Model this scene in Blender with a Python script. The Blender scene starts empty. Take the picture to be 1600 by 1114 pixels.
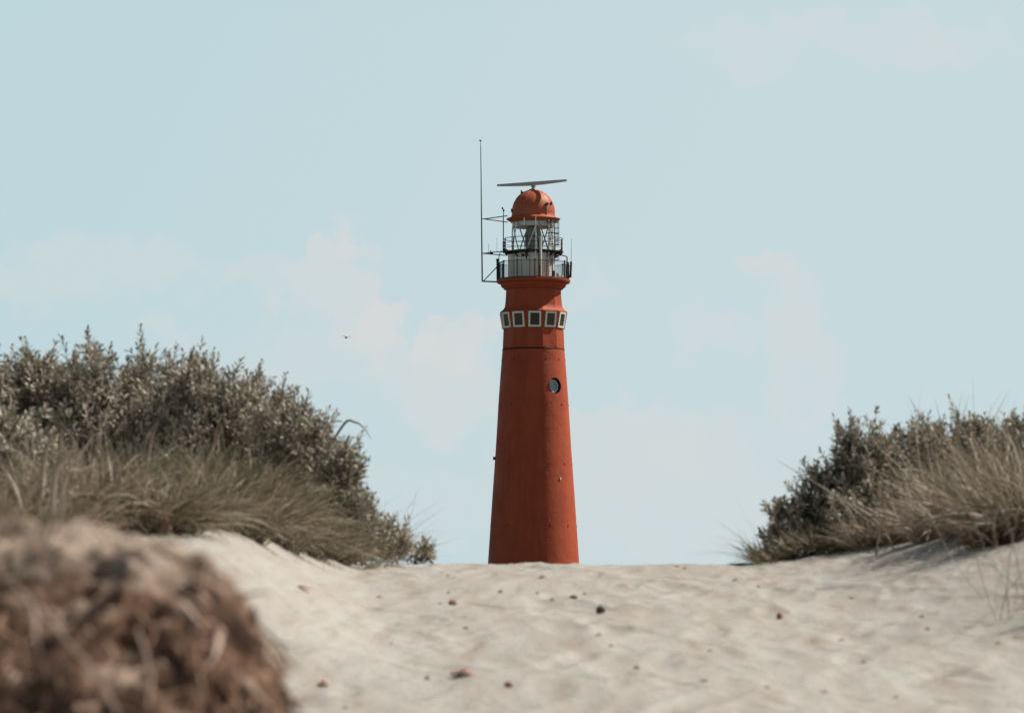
import bpy, math, random
import numpy as np
from mathutils import Vector
R = math.radians
rng = np.random.default_rng(7)
random.seed(7)
C = bpy.context.scene
col = C.collection

# ------------------------------------------------------------------ camera
FPX = 5000.0                      # focal length in pixels of the 1600 px wide photograph
PITCH = math.atan((890 - 557) / FPX)
cam = bpy.data.cameras.new('camera')
cam.sensor_width = 36
cam.lens = FPX / 1600 * 36
cam.clip_start = 0.1
cam.clip_end = 20000
cam.dof.use_dof = True
cam.dof.focus_distance = 225
cam.dof.aperture_fstop = 6.7
cam.dof.aperture_blades = 0
co = bpy.data.objects.new('camera', cam)
col.objects.link(co)
co.location = (0, 0, 0)
co.rotation_euler = (R(90) + PITCH, 0, 0)
C.camera = co

# ------------------------------------------------------------------ light
SUN_EL = R(50)
SUN_AZ = R(21)                    # the sun stands to the right, 21 degrees beyond square
sdir = Vector((math.cos(SUN_EL) * math.cos(SUN_AZ), math.cos(SUN_EL) * math.sin(SUN_AZ), math.sin(SUN_EL)))
sl = bpy.data.lights.new('sun', 'SUN')
sl.energy = 5.0
sl.angle = R(0.53)
sl.color = (1.0, 0.93, 0.84)
so = bpy.data.objects.new('sun', sl)
col.objects.link(so)
so.location = (60, 30, 80)
so.rotation_euler = (-sdir).to_track_quat('-Z', 'Y').to_euler()

C.view_settings.view_transform = 'Standard'
C.view_settings.look = 'None'
C.view_settings.exposure = 0.17
C.view_settings.gamma = 1
C.view_settings.use_curve_mapping = False

W = bpy.data.worlds.new('World')
C.world = W
W.use_nodes = True
nt = W.node_tree
nt.nodes.clear()
SKY_STRENGTH = 0.05
SKY_TINT = (0.90, 0.76, 0.62)
CLOUD = (0.590, 0.615, 0.615)
HAZE = (0.516, 0.629, 0.660)


def nd(tree, t, **kw):
    n = tree.nodes.new(t)
    for k, v in kw.items():
        setattr(n, k, v)
    return n


def mth(tree, op, a, b=None, clamp=False):
    n = tree.nodes.new('ShaderNodeMath')
    n.operation = op
    n.use_clamp = clamp
    for i, v in enumerate((a, b)):
        if v is None:
            continue
        if isinstance(v, (int, float)):
            n.inputs[i].default_value = v
        else:
            tree.links.new(v, n.inputs[i])
    return n.outputs[0]


def mix(tree, fac, a, b, blend='MIX'):
    n = tree.nodes.new('ShaderNodeMix')
    n.data_type = 'RGBA'
    n.blend_type = blend
    n.clamp_factor = True
    for s, v in ((n.inputs[0], fac), (n.inputs[6], a), (n.inputs[7], b)):
        if isinstance(v, (int, float)):
            s.default_value = v
        elif isinstance(v, tuple):
            s.default_value = (*v[:3], 1)
        else:
            tree.links.new(v, s)
    return n.outputs[2]


def build_world():
    sky = nd(nt, 'ShaderNodeTexSky', sky_type='NISHITA', sun_disc=False)
    sky.sun_elevation = SUN_EL
    sky.sun_rotation = math.atan2(sdir.x, sdir.y)
    sky.air_density = 1.0
    sky.dust_density = 1.2
    sky.ozone_density = 1.0
    tc = nd(nt, 'ShaderNodeTexCoord')
    sep = nd(nt, 'ShaderNodeSeparateXYZ')
    nt.links.new(tc.outputs['Generated'], sep.inputs[0])
    az = mth(nt, 'MULTIPLY', mth(nt, 'ARCTAN2', sep.outputs[0], sep.outputs[1]), 10.0)
    el = mth(nt, 'MULTIPLY', mth(nt, 'ARCSINE', sep.outputs[2]), 10.0)
    comb = nd(nt, 'ShaderNodeCombineXYZ')
    nt.links.new(az, comb.inputs[0])
    nt.links.new(el, comb.inputs[1])
    # puffy edges
    n1 = nd(nt, 'ShaderNodeTexNoise')
    n1.inputs['Scale'].default_value = 5.5
    n1.inputs['Detail'].default_value = 9
    n1.inputs['Roughness'].default_value = 0.55
    nt.links.new(comb.outputs[0], n1.inputs['Vector'])
    n2 = nd(nt, 'ShaderNodeTexNoise')
    n2.inputs['Scale'].default_value = 4.2
    n2.inputs['Detail'].default_value = 5
    nt.links.new(comb.outputs[0], n2.inputs['Vector'])
    vs = nd(nt, 'ShaderNodeVectorMath', operation='SUBTRACT')
    nt.links.new(n1.outputs['Color'], vs.inputs[0])
    vs.inputs[1].default_value = (0.5, 0.5, 0.5)
    vm = nd(nt, 'ShaderNodeVectorMath', operation='SCALE')
    nt.links.new(vs.outputs[0], vm.inputs[0])
    vm.inputs['Scale'].default_value = 0.42
    va = nd(nt, 'ShaderNodeVectorMath', operation='ADD')
    nt.links.new(comb.outputs[0], va.inputs[0])
    nt.links.new(vm.outputs[0], va.inputs[1])
    # cloud banks: direction (azimuth, elevation), half sizes, thickness; in degrees-like units
    banks = [(515, 402, 62, 38, .75), (500, 450, 82, 50, .62), (575, 520, 62, 55, .95), (470, 560, 110, 60, .40),
             (400, 425, 45, 25, .50), (712, 535, 62, 42, .90), (700, 610, 90, 80, .65), (120, 430, 190, 40, .42),
             (1212, 418, 50, 26, .62), (1235, 500, 44, 70, .55), (1110, 520, 60, 38, .50), (1250, 600, 45, 80, .48),
             (1000, 720, 230, 75, .65), (930, 650, 70, 30, .70), (1330, 70, 230, 36, .42), (1100, 800, 300, 80, .50),
             (640, 800, 150, 60, .30), (925, 455, 40, 20, .35), (270, 520, 40, 16, .35), (1180, 690, 130, 50, .35),
             (480, 392, 30, 20, .80), (540, 395, 28, 22, .85), (562, 470, 30, 38, .70), (604, 502, 28, 24, .90), (690, 508, 34, 24, .95), (742, 528, 32, 30, .95), (640, 560, 60, 40, .5),
             (1190, 405, 26, 14, .7), (1232, 440, 26, 40, .65), (1262, 560, 24, 50, .6)]
    total = None
    for (px, py, rx, ry, dens) in banks:
        cx, cy = (px - 800) / FPX * 10, (890 - py) / FPX * 10
        m = nd(nt, 'ShaderNodeMapping', vector_type='TEXTURE')
        m.inputs['Location'].default_value = (cx, cy, 0)
        m.inputs['Scale'].default_value = (rx / FPX * 10, ry / FPX * 10, 1e6)
        nt.links.new(va.outputs[0], m.inputs['Vector'])
        ln = nd(nt, 'ShaderNodeVectorMath', operation='LENGTH')
        nt.links.new(m.outputs[0], ln.inputs[0])
        mr = nd(nt, 'ShaderNodeMapRange', interpolation_type='SMOOTHSTEP')
        nt.links.new(ln.outputs['Value'], mr.inputs['Value'])
        mr.inputs['From Min'].default_value = 1.6 if dens < .6 else 1.3
        mr.inputs['From Max'].default_value = 0.62
        mr.inputs['To Min'].default_value = 0
        mr.inputs['To Max'].default_value = dens
        total = mr.outputs[0] if total is None else mth(nt, 'MAXIMUM', total, mr.outputs[0])
    mod = mth(nt, 'ADD', mth(nt, 'MULTIPLY', n2.outputs['Fac'], 1.1), 0.42)
    mask = mth(nt, 'MULTIPLY', total, mod, clamp=True)
    tint = mix(nt, 1.0, sky.outputs[0], SKY_TINT, 'MULTIPLY')
    k = 1 / SKY_STRENGTH
    # moist air low over the sea: the lowest 15 degrees turn to an even pale blue
    low = nd(nt, 'ShaderNodeMapRange', interpolation_type='SMOOTHSTEP')
    nt.links.new(el, low.inputs['Value'])
    low.inputs['From Min'].default_value = 2.9
    low.inputs['From Max'].default_value = 1.7
    low.inputs['To Max'].default_value = 0.97
    base = mix(nt, low.outputs[0], tint, tuple(v * k for v in HAZE))
    # the blue deepens a little towards the left
    lf = nd(nt, 'ShaderNodeMapRange', interpolation_type='SMOOTHSTEP')
    nt.links.new(mth(nt, 'SUBTRACT', az, mth(nt, 'MULTIPLY', el, 0.5)), lf.inputs['Value'])
    lf.inputs['From Min'].default_value = 0.6
    lf.inputs['From Max'].default_value = -3.0
    lf.inputs['To Max'].default_value = 0.75
    base = mix(nt, lf.outputs[0], base, (0.86, 0.96, 0.985), 'MULTIPLY')
    final = mix(nt, mask, base, tuple(v * k for v in CLOUD))
    bg = nd(nt, 'ShaderNodeBackground')
    bg.inputs['Strength'].default_value = SKY_STRENGTH
    nt.links.new(final, bg.inputs['Color'])
    out = nd(nt, 'ShaderNodeOutputWorld')
    nt.links.new(bg.outputs[0], out.inputs[0])


build_world()


# ------------------------------------------------------------------ helpers
def tag(o, label=None, cat=None, group=None, kind=None):
    if label:
        o['label'] = label
    if cat:
        o['category'] = cat
    if group:
        o['group'] = group
    if kind:
        o['kind'] = kind
    return o


def empty(name, loc, label=None, cat=None, group=None):
    o = bpy.data.objects.new(name, None)
    col.objects.link(o)
    o.location = loc
    o.empty_display_size = 0.2
    return tag(o, label, cat, group)


def link_mesh(name, V, F, mat, parent=None, origin=(0, 0, 0), smooth=False, attr=None, loc=None):
    me = bpy.data.meshes.new(name)
    V = np.asarray(V, dtype=np.float64) - np.asarray(origin)
    if isinstance(F, np.ndarray):
        n = len(F)
        k = F.shape[1]
        me.vertices.add(len(V))
        me.vertices.foreach_set('co', V.astype(np.float32).ravel())
        me.loops.add(n * k)
        me.loops.foreach_set('vertex_index', F.astype(np.int32).ravel())
        me.polygons.add(n)
        me.polygons.foreach_set('loop_start', np.arange(0, n * k, k, dtype=np.int32))
        me.polygons.foreach_set('loop_total', np.full(n, k, dtype=np.int32))
        me.update(calc_edges=True)
        me.validate()
    else:
        me.from_pydata([tuple(v) for v in V], [], F)
        me.update()
    if smooth:
        me.polygons.foreach_set('use_smooth', np.ones(len(me.polygons), dtype=bool))
    if attr is not None:
        a = me.attributes.new('tone', 'FLOAT', 'POINT')
        a.data.foreach_set('value', np.asarray(attr, dtype=np.float32))
    me.materials.append(mat)
    o = bpy.data.objects.new(name, me)
    col.objects.link(o)
    if parent is not None:
        o.parent = parent
    elif loc is None:
        o.location = origin
    return o


class MB:
    def __init__(s):
        s.V = []
        s.F = []

    def add(s, vs, fs):
        n = len(s.V)
        s.V += [tuple(v) for v in vs]
        s.F += [tuple(i + n for i in f) for f in fs]

    def box(s, c, size, rz=0.0, ax=None):
        hx, hy, hz = (v / 2 for v in size)
        X = Vector((math.cos(rz), math.sin(rz), 0))
        Y = Vector((-math.sin(rz), math.cos(rz), 0))
        Z = Vector((0, 0, 1))
        if ax:
            X, Y, Z = ax
        c = Vector(c)
        vs = [c + X * (sx * hx) + Y * (sy * hy) + Z * (sz * hz) for sz in (-1, 1) for sy in (-1, 1) for sx in (-1, 1)]
        s.add(vs, [(0, 2, 3, 1), (4, 5, 7, 6), (0, 1, 5, 4), (2, 6, 7, 3), (0, 4, 6, 2), (1, 3, 7, 5)])

    def rod(s, p, q, r, r2=None, n=8):
        p, q = Vector(p), Vector(q)
        r2 = r if r2 is None else r2
        d = (q - p).normalized()
        u = d.orthogonal().normalized()
        w = d.cross(u)
        vs = []
        for c, rr in ((p, r), (q, r2)):
            for i in range(n):
                a = 2 * math.pi * i / n
                vs.append(c + u * (math.cos(a) * rr) + w * (math.sin(a) * rr))
        fs = [(i, (i + 1) % n, n + (i + 1) % n, n + i) for i in range(n)]
        fs += [tuple(reversed(range(n))), tuple(range(n, 2 * n))]
        s.add(vs, fs)

    def tube(s, pts, r, n=6, closed=False):
        pts = [Vector(p) for p in pts]
        m = len(pts)
        vs = []
        u = None
        for i, p in enumerate(pts):
            a = pts[(i - 1) % m] if (closed or i > 0) else p
            b = pts[(i + 1) % m] if (closed or i < m - 1) else p
            d = (b - a).normalized()
            if u is None:
                u = d.orthogonal().normalized()
            u = (u - d * u.dot(d)).normalized()
            w = d.cross(u)
            rr = r[i] if isinstance(r, (list, tuple)) else r
            for k in range(n):
                t = 2 * math.pi * k / n
                vs.append(p + u * (math.cos(t) * rr) + w * (math.sin(t) * rr))
        fs = []
        for i in range(m if closed else m - 1):
            j = (i + 1) % m
            for k in range(n):
                l = (k + 1) % n
                fs.append((i * n + k, i * n + l, j * n + l, j * n + k))
        if not closed:
            fs += [tuple(reversed(range(n))), tuple(range((m - 1) * n, m * n))]
        s.add(vs, fs)

    def lathe(s, prof, ctr, n=96, off=0.0, cap=(True, True)):
        """prof: (radius, z) bottom to top round the vertical axis at ctr (x, y)"""
        vs = []
        for r, z in prof:
            for i in range(n):
                a = off + 2 * math.pi * i / n
                vs.append((ctr[0] + r * math.sin(a), ctr[1] - r * math.cos(a), z))
        fs = []
        for j in range(len(prof) - 1):
            for i in range(n):
                k = (i + 1) % n
                fs.append((j * n + i, j * n + k, (j + 1) * n + k, (j + 1) * n + i))
        if cap[0]:
            fs.append(tuple(reversed(range(n))))
        if cap[1]:
            b = (len(prof) - 1) * n
            fs.append(tuple(range(b, b + n)))
        s.add(vs, fs)

    def build(s, name, mat, parent=None, origin=(0, 0, 0), smooth=False, sharp=None):
        o = link_mesh(name, s.V, s.F, mat, parent, origin, smooth)
        if sharp is not None:
            o.data.polygons.foreach_set('use_smooth', np.ones(len(o.data.polygons), dtype=bool))
            o.data.set_sharp_from_angle(angle=R(sharp))
        return o


def principled(name, base, rough=0.6, metal=0.0, spec=0.5):
    m = bpy.data.materials.new(name)
    m.use_nodes = True
    t = m.node_tree
    b = t.nodes['Principled BSDF']
    b.inputs['Base Color'].default_value = (*base, 1)
    b.inputs['Roughness'].default_value = rough
    b.inputs['Metallic'].default_value = metal
    b.inputs['Specular IOR Level'].default_value = spec
    return m, t, b


def noise(t, scale, detail=4, rough=0.5, vec=None, stretch=None):
    n = t.nodes.new('ShaderNodeTexNoise')
    n.inputs['Scale'].default_value = scale
    n.inputs['Detail'].default_value = detail
    n.inputs['Roughness'].default_value = rough
    if vec is None:
        vec = t.nodes.new('ShaderNodeTexCoord').outputs['Object']
    if stretch:
        mp = t.nodes.new('ShaderNodeMapping')
        mp.inputs['Scale'].default_value = stretch
        t.links.new(vec, mp.inputs['Vector'])
        vec = mp.outputs[0]
    t.links.new(vec, n.inputs['Vector'])
    return n.outputs['Fac']


def ramp(t, fac, lo, hi):
    n = t.nodes.new('ShaderNodeMapRange')
    n.inputs['From Min'].default_value = lo
    n.inputs['From Max'].default_value = hi
    t.links.new(fac, n.inputs['Value'])
    return n.outputs[0]


def bump(t, b, h, strength, dist):
    n = t.nodes.new('ShaderNodeBump')
    n.inputs['Strength'].default_value = strength
    n.inputs['Distance'].default_value = dist
    t.links.new(h, n.inputs['Height'])
    t.links.new(n.outputs[0], b.inputs['Normal'])


def painted(name, base, dark, rough=0.55, bumpd=0.0, light=None):
    """weathered paint: cloudy tone changes, runs down the wall, scattered stains"""
    m, t, b = principled(name, base, rough, 0, 0.3)
    blot = ramp(t, noise(t, 0.55, 6, 0.6), 0.35, 0.75)
    runs = ramp(t, noise(t, 2.2, 5, 0.65, stretch=(1, 1, 0.07)), 0.45, 0.8)
    c = mix(t, mth(t, 'MULTIPLY', blot, 0.5), base, dark)
    c = mix(t, mth(t, 'MULTIPLY', runs, 0.65), c, dark)
    if light:
        wear = ramp(t, noise(t, 3.1, 7, 0.7), 0.60, 0.78)
        c = mix(t, mth(t, 'MULTIPLY', wear, 0.35), c, light)
    t.links.new(c, b.inputs['Base Color'])
    if bumpd:
        hh = mth(t, 'ADD', noise(t, 0.9, 5, 0.6), mth(t, 'MULTIPLY', noise(t, 3.5, 4, 0.6), 0.10))
        bump(t, b, hh, 0.8, bumpd)
    t.links.new(ramp2(t, blot, rough - 0.06, rough + 0.12), b.inputs['Roughness'])
    return m


def ramp2(t, fac, a, b_):
    n = t.nodes.new('ShaderNodeMapRange')
    n.inputs['To Min'].default_value = a
    n.inputs['To Max'].default_value = b_
    t.links.new(fac, n.inputs['Value'])
    return n.outputs[0]


M = {}
RED = (0.46, 0.082, 0.029)
M['red'] = painted('red_tower_paint', RED, (0.27, 0.040, 0.018), 0.64, 0.06, (0.50, 0.12, 0.050))
M['red_top'] = painted('red_cladding_paint', (0.41, 0.074, 0.027), (0.33, 0.056, 0.021), 0.65, 0.0, (0.46, 0.11, 0.05))
M['dome'] = painted('dome_paint', (0.46, 0.120, 0.052), (0.38, 0.085, 0.036), 0.50, 0.0)
M['white'] = painted('white_gloss_paint', (0.93, 0.92, 0.89), (0.80, 0.77, 0.72), 0.45)
M['cream'] = painted('cream_lantern_wall', (0.90, 0.86, 0.80), (0.70, 0.63, 0.56), 0.55)
M['tan'] = painted('tan_glazing_bar', (0.42, 0.36, 0.30), (0.25, 0.20, 0.16), 0.5)
M['iron'] = painted('dark_railing_iron', (0.022, 0.021, 0.024), (0.045, 0.028, 0.022), 0.5)
M['grey'] = painted('grey_radar_plastic', (0.50, 0.49, 0.51), (0.42, 0.40, 0.41), 0.45)
M['navy'] = painted('dark_blue_reveal', (0.018, 0.020, 0.034), (0.012, 0.012, 0.018), 0.5)
M['rust'] = painted('rusty_joint', (0.07, 0.022, 0.012), (0.03, 0.012, 0.010), 0.8)
M['galv'] = painted('galvanised_steel', (0.42, 0.43, 0.44), (0.28, 0.27, 0.26), 0.4)
M['curtain'] = painted('inside_blind', (0.70, 0.68, 0.65), (0.55, 0.53, 0.5), 0.8)


def glass_thin(name, tint, fac):
    m = bpy.data.materials.new(name)
    m.use_nodes = True
    t = m.node_tree
    t.nodes.clear()
    tr = nd(t, 'ShaderNodeBsdfTransparent')
    tr.inputs[0].default_value = (*tint, 1)
    gl = nd(t, 'ShaderNodeBsdfGlossy')
    gl.inputs['Roughness'].default_value = 0.03
    fr = nd(t, 'ShaderNodeLayerWeight')
    fr.inputs[0].default_value = 0.5
    refl = mth(t, 'MULTIPLY', mth(t, 'POWER', fr.outputs['Facing'], 4.0), 0.35)
    mx = nd(t, 'ShaderNodeMixShader')
    t.links.new(mth(t, 'ADD', refl, fac, clamp=True), mx.inputs[0])
    t.links.new(tr.outputs[0], mx.inputs[1])
    t.links.new(gl.outputs[0], mx.inputs[2])
    o = nd(t, 'ShaderNodeOutputMaterial')
    t.links.new(mx.outputs[0], o.inputs[0])
    return m


M['lantern_glass'] = glass_thin('lantern_glass', (0.95, 0.97, 0.97), 0.03)
m, t, b = principled('window_glass', (0.036, 0.034, 0.024), 0.05, 0, 1.0)
b.inputs['IOR'].default_value = 1.7
M['pane'] = m
m, t, b = principled('porthole_glass', (0.20, 0.21, 0.23), 0.12, 0, 1.0)
M['port'] = m
m, t, b = principled('lens_glass', (0.10, 0.13, 0.12), 0.12, 0, 1.0)
w = nd(t, 'ShaderNodeTexWave', bands_direction='Z')
w.inputs['Scale'].default_value = 6
t.links.new(nd(t, 'ShaderNodeTexCoord').outputs['Object'], w.inputs['Vector'])
bump(t, b, w.outputs['Fac'], 0.9, 0.03)
t.links.new(mix(t, w.outputs['Fac'], (0.10, 0.13, 0.12), (0.34, 0.39, 0.37)), b.inputs['Base Color'])
M['lens'] = m

# ------------------------------------------------------------------ ground
GX = np.concatenate([-np.geomspace(5000, 3.3, 46), np.linspace(-3.25, 3.7, 440), np.geomspace(3.75, 5000, 46)])
GY = np.concatenate([-np.geomspace(400, 0.5, 20), np.linspace(0, 6.9, 150), np.linspace(7.0, 19.6, 780), np.geomspace(19.7, 6000, 90)])
XX, YY = np.meshgrid(GX, GY, indexing='xy')


def sstep(t):
    t = np.clip(t, 0, 1)
    return t * t * (3 - 2 * t)


def waves(x, y, lam, n, seed, aniso=1.0):
    g = np.random.default_rng(seed)
    z = np.zeros_like(x)
    for i in range(n):
        a = g.uniform(0, math.pi)
        l = lam * g.uniform(0.6, 1.6)
        z += np.sin((x * math.cos(a) + y * aniso * math.sin(a)) * 2 * math.pi / l + g.uniform(0, 6.28))
    return z / math.sqrt(n / 2)


def base_ground(x, y):
    yk = np.array([-400, 0, 2, 4, 6, 9, 12, 15, 17.3, 18.6, 20, 22, 26, 34, 60, 225, 6000])
    zk = np.array([-3, -.60, -.57, -.53, -.49, -.40, -.25, -.10, .015, .03, -.06, -.35, -1.0, -1.7, -2.0, -2.0, -2.0])
    z = np.interp(y, yk, zk)
    z = z + 0.0
    st = -.40 - .07 * np.clip(y - 12, -4, 8)
    left = (0.36 * sstep((st - x) / 0.9) + 0.11 * sstep((-1.25 - x) / 1.7)) * sstep((y - 9.3) / 3.6) * sstep((40 - y) / 14)
    rs = 1.2
    right = 0.46 * sstep((x - rs) / 2.2) * sstep((y - 8) / 6.5) * sstep((40 - y) / 14)
    z = z + left + right
    near = sstep((60 - np.abs(y)) / 30) * sstep((30 - np.abs(x)) / 15)
    z = z + near * (0.006 * waves(x, y, 1.6, 14, 1) + 0.0028 * waves(x, y, 0.50, 16, 2, .25) + 0.0016 * waves(x, y, 0.20, 18, 3, .25))
    far = sstep((y - 40) / 120)
    z = z + far * (0.15 * waves(x, y, 40, 10, 5) - 0.3)
    return z


ZZ = base_ground(XX, YY)
# trodden hollows: footprints with pushed-up rims
for i in range(1500):
    px_, py_ = rng.uniform(-2.6, 3.2), rng.uniform(5, 19)
    big = rng.random() < 0.35
    a, b_ = (rng.uniform(.05, .09), rng.uniform(.10, .17)) if big else (rng.uniform(.02, .05), rng.uniform(.03, .08))
    dep = rng.uniform(.003, .009) if big else rng.uniform(.0015, .006)
    th = rng.uniform(-.9, .9)
    i0, i1 = np.searchsorted(GX, [px_ - .5, px_ + .5])
    j0, j1 = np.searchsorted(GY, [py_ - .9, py_ + .9])
    X = XX[j0:j1, i0:i1] - px_
    Y = YY[j0:j1, i0:i1] - py_
    b_ = b_ * 2.4
    th *= .5
    u = (X * math.cos(th) + Y * math.sin(th)) / a
    v = (-X * math.sin(th) + Y * math.cos(th)) / b_
    r = np.sqrt(u * u + v * v)
    ZZ[j0:j1, i0:i1] += dep * (-np.exp(-r ** 2.4) + 0.55 * np.exp(-((r - 1.35) / 0.38) ** 2))
fine = sstep((20 - YY) / 3) * sstep((YY - 3) / 3) * sstep((3.7 - np.abs(XX)) / .6)
ZZ += fine * rng.normal(0, 0.0011, ZZ.shape)


def gz(x, y):
    """height of the ground sheet at (x, y)"""
    i = int(np.clip(np.searchsorted(GX, x) - 1, 0, len(GX) - 2))
    j = int(np.clip(np.searchsorted(GY, y) - 1, 0, len(GY) - 2))
    u = (x - GX[i]) / (GX[i + 1] - GX[i])
    v = (y - GY[j]) / (GY[j + 1] - GY[j])
    return float(ZZ[j, i] * (1 - u) * (1 - v) + ZZ[j, i + 1] * u * (1 - v) + ZZ[j + 1, i] * (1 - u) * v + ZZ[j + 1, i + 1] * u * v)


def sight(px, py):
    """direction of a sight line through the photograph's pixel"""
    v = Vector(((px - 800) / FPX, 1.0, (557 - py) / FPX))
    c, s = math.cos(PITCH), math.sin(PITCH)
    v = Vector((v.x, v.y * c - v.z * s, v.y * s + v.z * c))
    return v / v.y


def on_ground(px, py):
    d = sight(px, py)
    y = 5.0
    while y < 21:
        if d.z * y <= gz(d.x * y, y):
            return d.x * y, y
        y += 0.02
    return d.x * 17, 17.0


m, t, b = principled('dune_sand', (0.45, 0.42, 0.36), 0.95, 0, 0.15)
pos = nd(t, 'ShaderNodeNewGeometry').outputs['Position']
n_big = noise(t, 1.6, 4, 0.55, pos, (1, 0.12, 1))
n_mid = noise(t, 8.0, 6, 0.65, pos, (1, 0.07, 1))
n_sm = noise(t, 38.0, 5, 0.7, pos, (1, 0.08, 1))
c = mix(t, ramp(t, n_mid, .36, .70), (0.480, 0.475, 0.440), (0.395, 0.350, 0.308))
c = mix(t, mth(t, 'MULTIPLY', ramp(t, n_big, .4, .75), .5), c, (0.415, 0.395, 0.352))
n_sp = noise(t, 11.0, 3, 0.5, pos, (1, 0.09, 1))
c = mix(t, mth(t, 'MULTIPLY', ramp(t, n_sp, .55, .72), .55), c, (0.345, 0.275, 0.225))
c = mix(t, mth(t, 'MULTIPLY', ramp(t, n_sm, .62, .80), .6), c, (0.27, 0.20, 0.15))
sp = nd(t, 'ShaderNodeSeparateXYZ')
t.links.new(pos, sp.inputs[0])
# beyond the crest the dune is grown over with moss, marram and scrub
scrub = mix(t, ramp(t, noise(t, .12, 7, .6, pos), .35, .65), (0.036, 0.038, 0.020), (0.090, 0.078, 0.048))
fb = mth(t, 'ADD', ramp(t, sp.outputs[1], 19.5, 25.0), mth(t, 'MULTIPLY', mth(t, 'SUBTRACT', noise(t, .5, 5, .6, pos), .5), .6))
fb = mth(t, 'MULTIPLY', fb, ramp(t, sp.outputs[1], 18.8, 20.0), clamp=True)
c = mix(t, fb, c, scrub)
t.links.new(c, b.inputs['Base Color'])
bump(t, b, mth(t, 'ADD', noise(t, 30, 6, .7, pos), noise(t, 140, 3, .6, pos)), 0.7, 0.012)
M['sand'] = m
ny, nx = ZZ.shape
idx = np.arange(nx * ny).reshape(ny, nx)
F = np.stack([idx[:-1, :-1].ravel(), idx[:-1, 1:].ravel(), idx[1:, 1:].ravel(), idx[1:, :-1].ravel()], 1)
g = link_mesh('ground', np.stack([XX.ravel(), YY.ravel(), ZZ.ravel()], 1), F, M['sand'], smooth=True)
tag(g, kind='structure')

# ------------------------------------------------------------------ lighthouse
DT = 225.0
K = DT / FPX
AX = (833.6 - 800) * K


def TZ(ypx):
    return DT * math.tan(PITCH + math.atan((557 - ypx) / FPX))


TB = gz(AX, DT) - 0.3
TO = (AX, DT, TB)


def P(a, r, y):
    """point on the tower: angle to the right of the side facing the path, radius and height in photo pixels"""
    return Vector((AX + r * K * math.sin(R(a)), DT - r * K * math.cos(R(a)), TZ(y)))


LH = empty('lighthouse', TO, 'tall red round lighthouse with glazed lantern, dark railings and radar bar', 'lighthouse')
CT = (AX, DT)


def part(mb, name, mat, parent=LH, **kw):
    return mb.build(name, mat, parent, TO, **kw)


def shaft_r(y):
    return float(np.interp(y, [545, 620, 700, 790, 882, 960], [48.5, 54.2, 58.9, 65.2, 71.3, 77.5]))


# shaft with a drilled hole for the porthole
mb = MB()
ys = [548 + i * (930 - 548) / 40 for i in range(41)]
prof = [(shaft_r(y) * K, TZ(y)) for y in reversed(ys)]
prof = [(prof[0][0] + .25, TB - .5), (prof[0][0] + .25, prof[0][1] - .06), ] + prof
mb.lathe(prof, CT, n=160)
shaft = part(mb, 'tower_shaft', M['red'], sharp=35)
PA = 39.5
PRAD = 12.6 * K
pc = P(PA, shaft_r(604.7), 604.7)
pn = Vector((math.sin(R(PA)), -math.cos(R(PA)), 0.10)).normalized()
cut = MB()
cut.rod(pc - pn * 0.55, pc + pn * 0.6, PRAD, n=48)
co_ = cut.build('cutter', M['navy'], None, (0, 0, 0))
bpy.context.view_layer.update()
bm_ = shaft.modifiers.new('hole', 'BOOLEAN')
bm_.object = co_
bm_.operation = 'DIFFERENCE'
bm_.solver = 'EXACT'
dg = bpy.context.evaluated_depsgraph_get()
nm = bpy.data.meshes.new_from_object(shaft.evaluated_get(dg))
shaft.modifiers.clear()
shaft.data = nm
nm.name = 'tower_shaft'
bpy.data.objects.remove(co_, do_unlink=True)


def ring(mb, c, n, r0, r1, d0, d1, seg=48):
    """annular band round axis n at c: inner radius r0, outer r1, from depth d0 to d1 along n"""
    u = Vector((0, 0, 1)).cross(n).normalized()
    v = n.cross(u)
    vs = []
    for (rr, d) in ((r0, d0), (r1, d0), (r1, d1), (r0, d1)):
        for i in range(seg):
            a = 2 * math.pi * i / seg
            vs.append(c + n * d + (u * math.cos(a) + v * math.sin(a)) * rr)
    fs = []
    for j in range(4):
        k = (j + 1) % 4
        for i in range(seg):
            l = (i + 1) % seg
            fs.append((j * seg + i, j * seg + l, k * seg + l, k * seg + i))
    mb.add(vs, fs)


mb = MB()
ring(mb, pc, pn, PRAD - .05, PRAD - .004, -.52, -.035)
port = part(mb, 'porthole', M['navy'], sharp=40)
mb = MB()
ring(mb, pc, pn, 8.6 * K, 10.2 * K, -.34, -.24)
part(mb, 'porthole_frame', M['white'], port, sharp=40)
mb = MB()
mb.rod(pc - pn * .31, pc - pn * .29, 8.7 * K, n=48)
part(mb, 'glass', M['port'], port)
mb = MB()
ring(mb, pc, pn, 10.0 * K, PRAD - .05, -.50, -.36)
part(mb, 'back_ring', M['navy'], port, sharp=40)
# anchor plates in four rows round the shaft
for y in (563.7, 633.5, 726, 822):
    for k in range(12):
        a = -8 + 30 * k
        p = P(a, shaft_r(y), y)
        n = Vector((math.sin(R(a)), -math.cos(R(a)), 0))
        mb = MB()
        mb.rod(p - n * .05, p + n * .035, .055, .045, n=10)
        part(mb, 'anchor_plate', M['iron'] if k % 3 else M['red_top'])
mb = MB()
p = P(-88, shaft_r(716) + 1.0, 716)
mb.box(p, (.20, .24, .22), 0)
mb.rod(p + Vector((.0, 0, 0)), p + Vector((.25, .0, 0)), .04)
part(mb, 'outside_lamp', M['iron'])
mb = MB()
p = P(41, shaft_r(749) + .4, 749)
mb.box(p, (.08, .10, .16), R(41))
part(mb, 'cable_box', M['white'])
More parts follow.
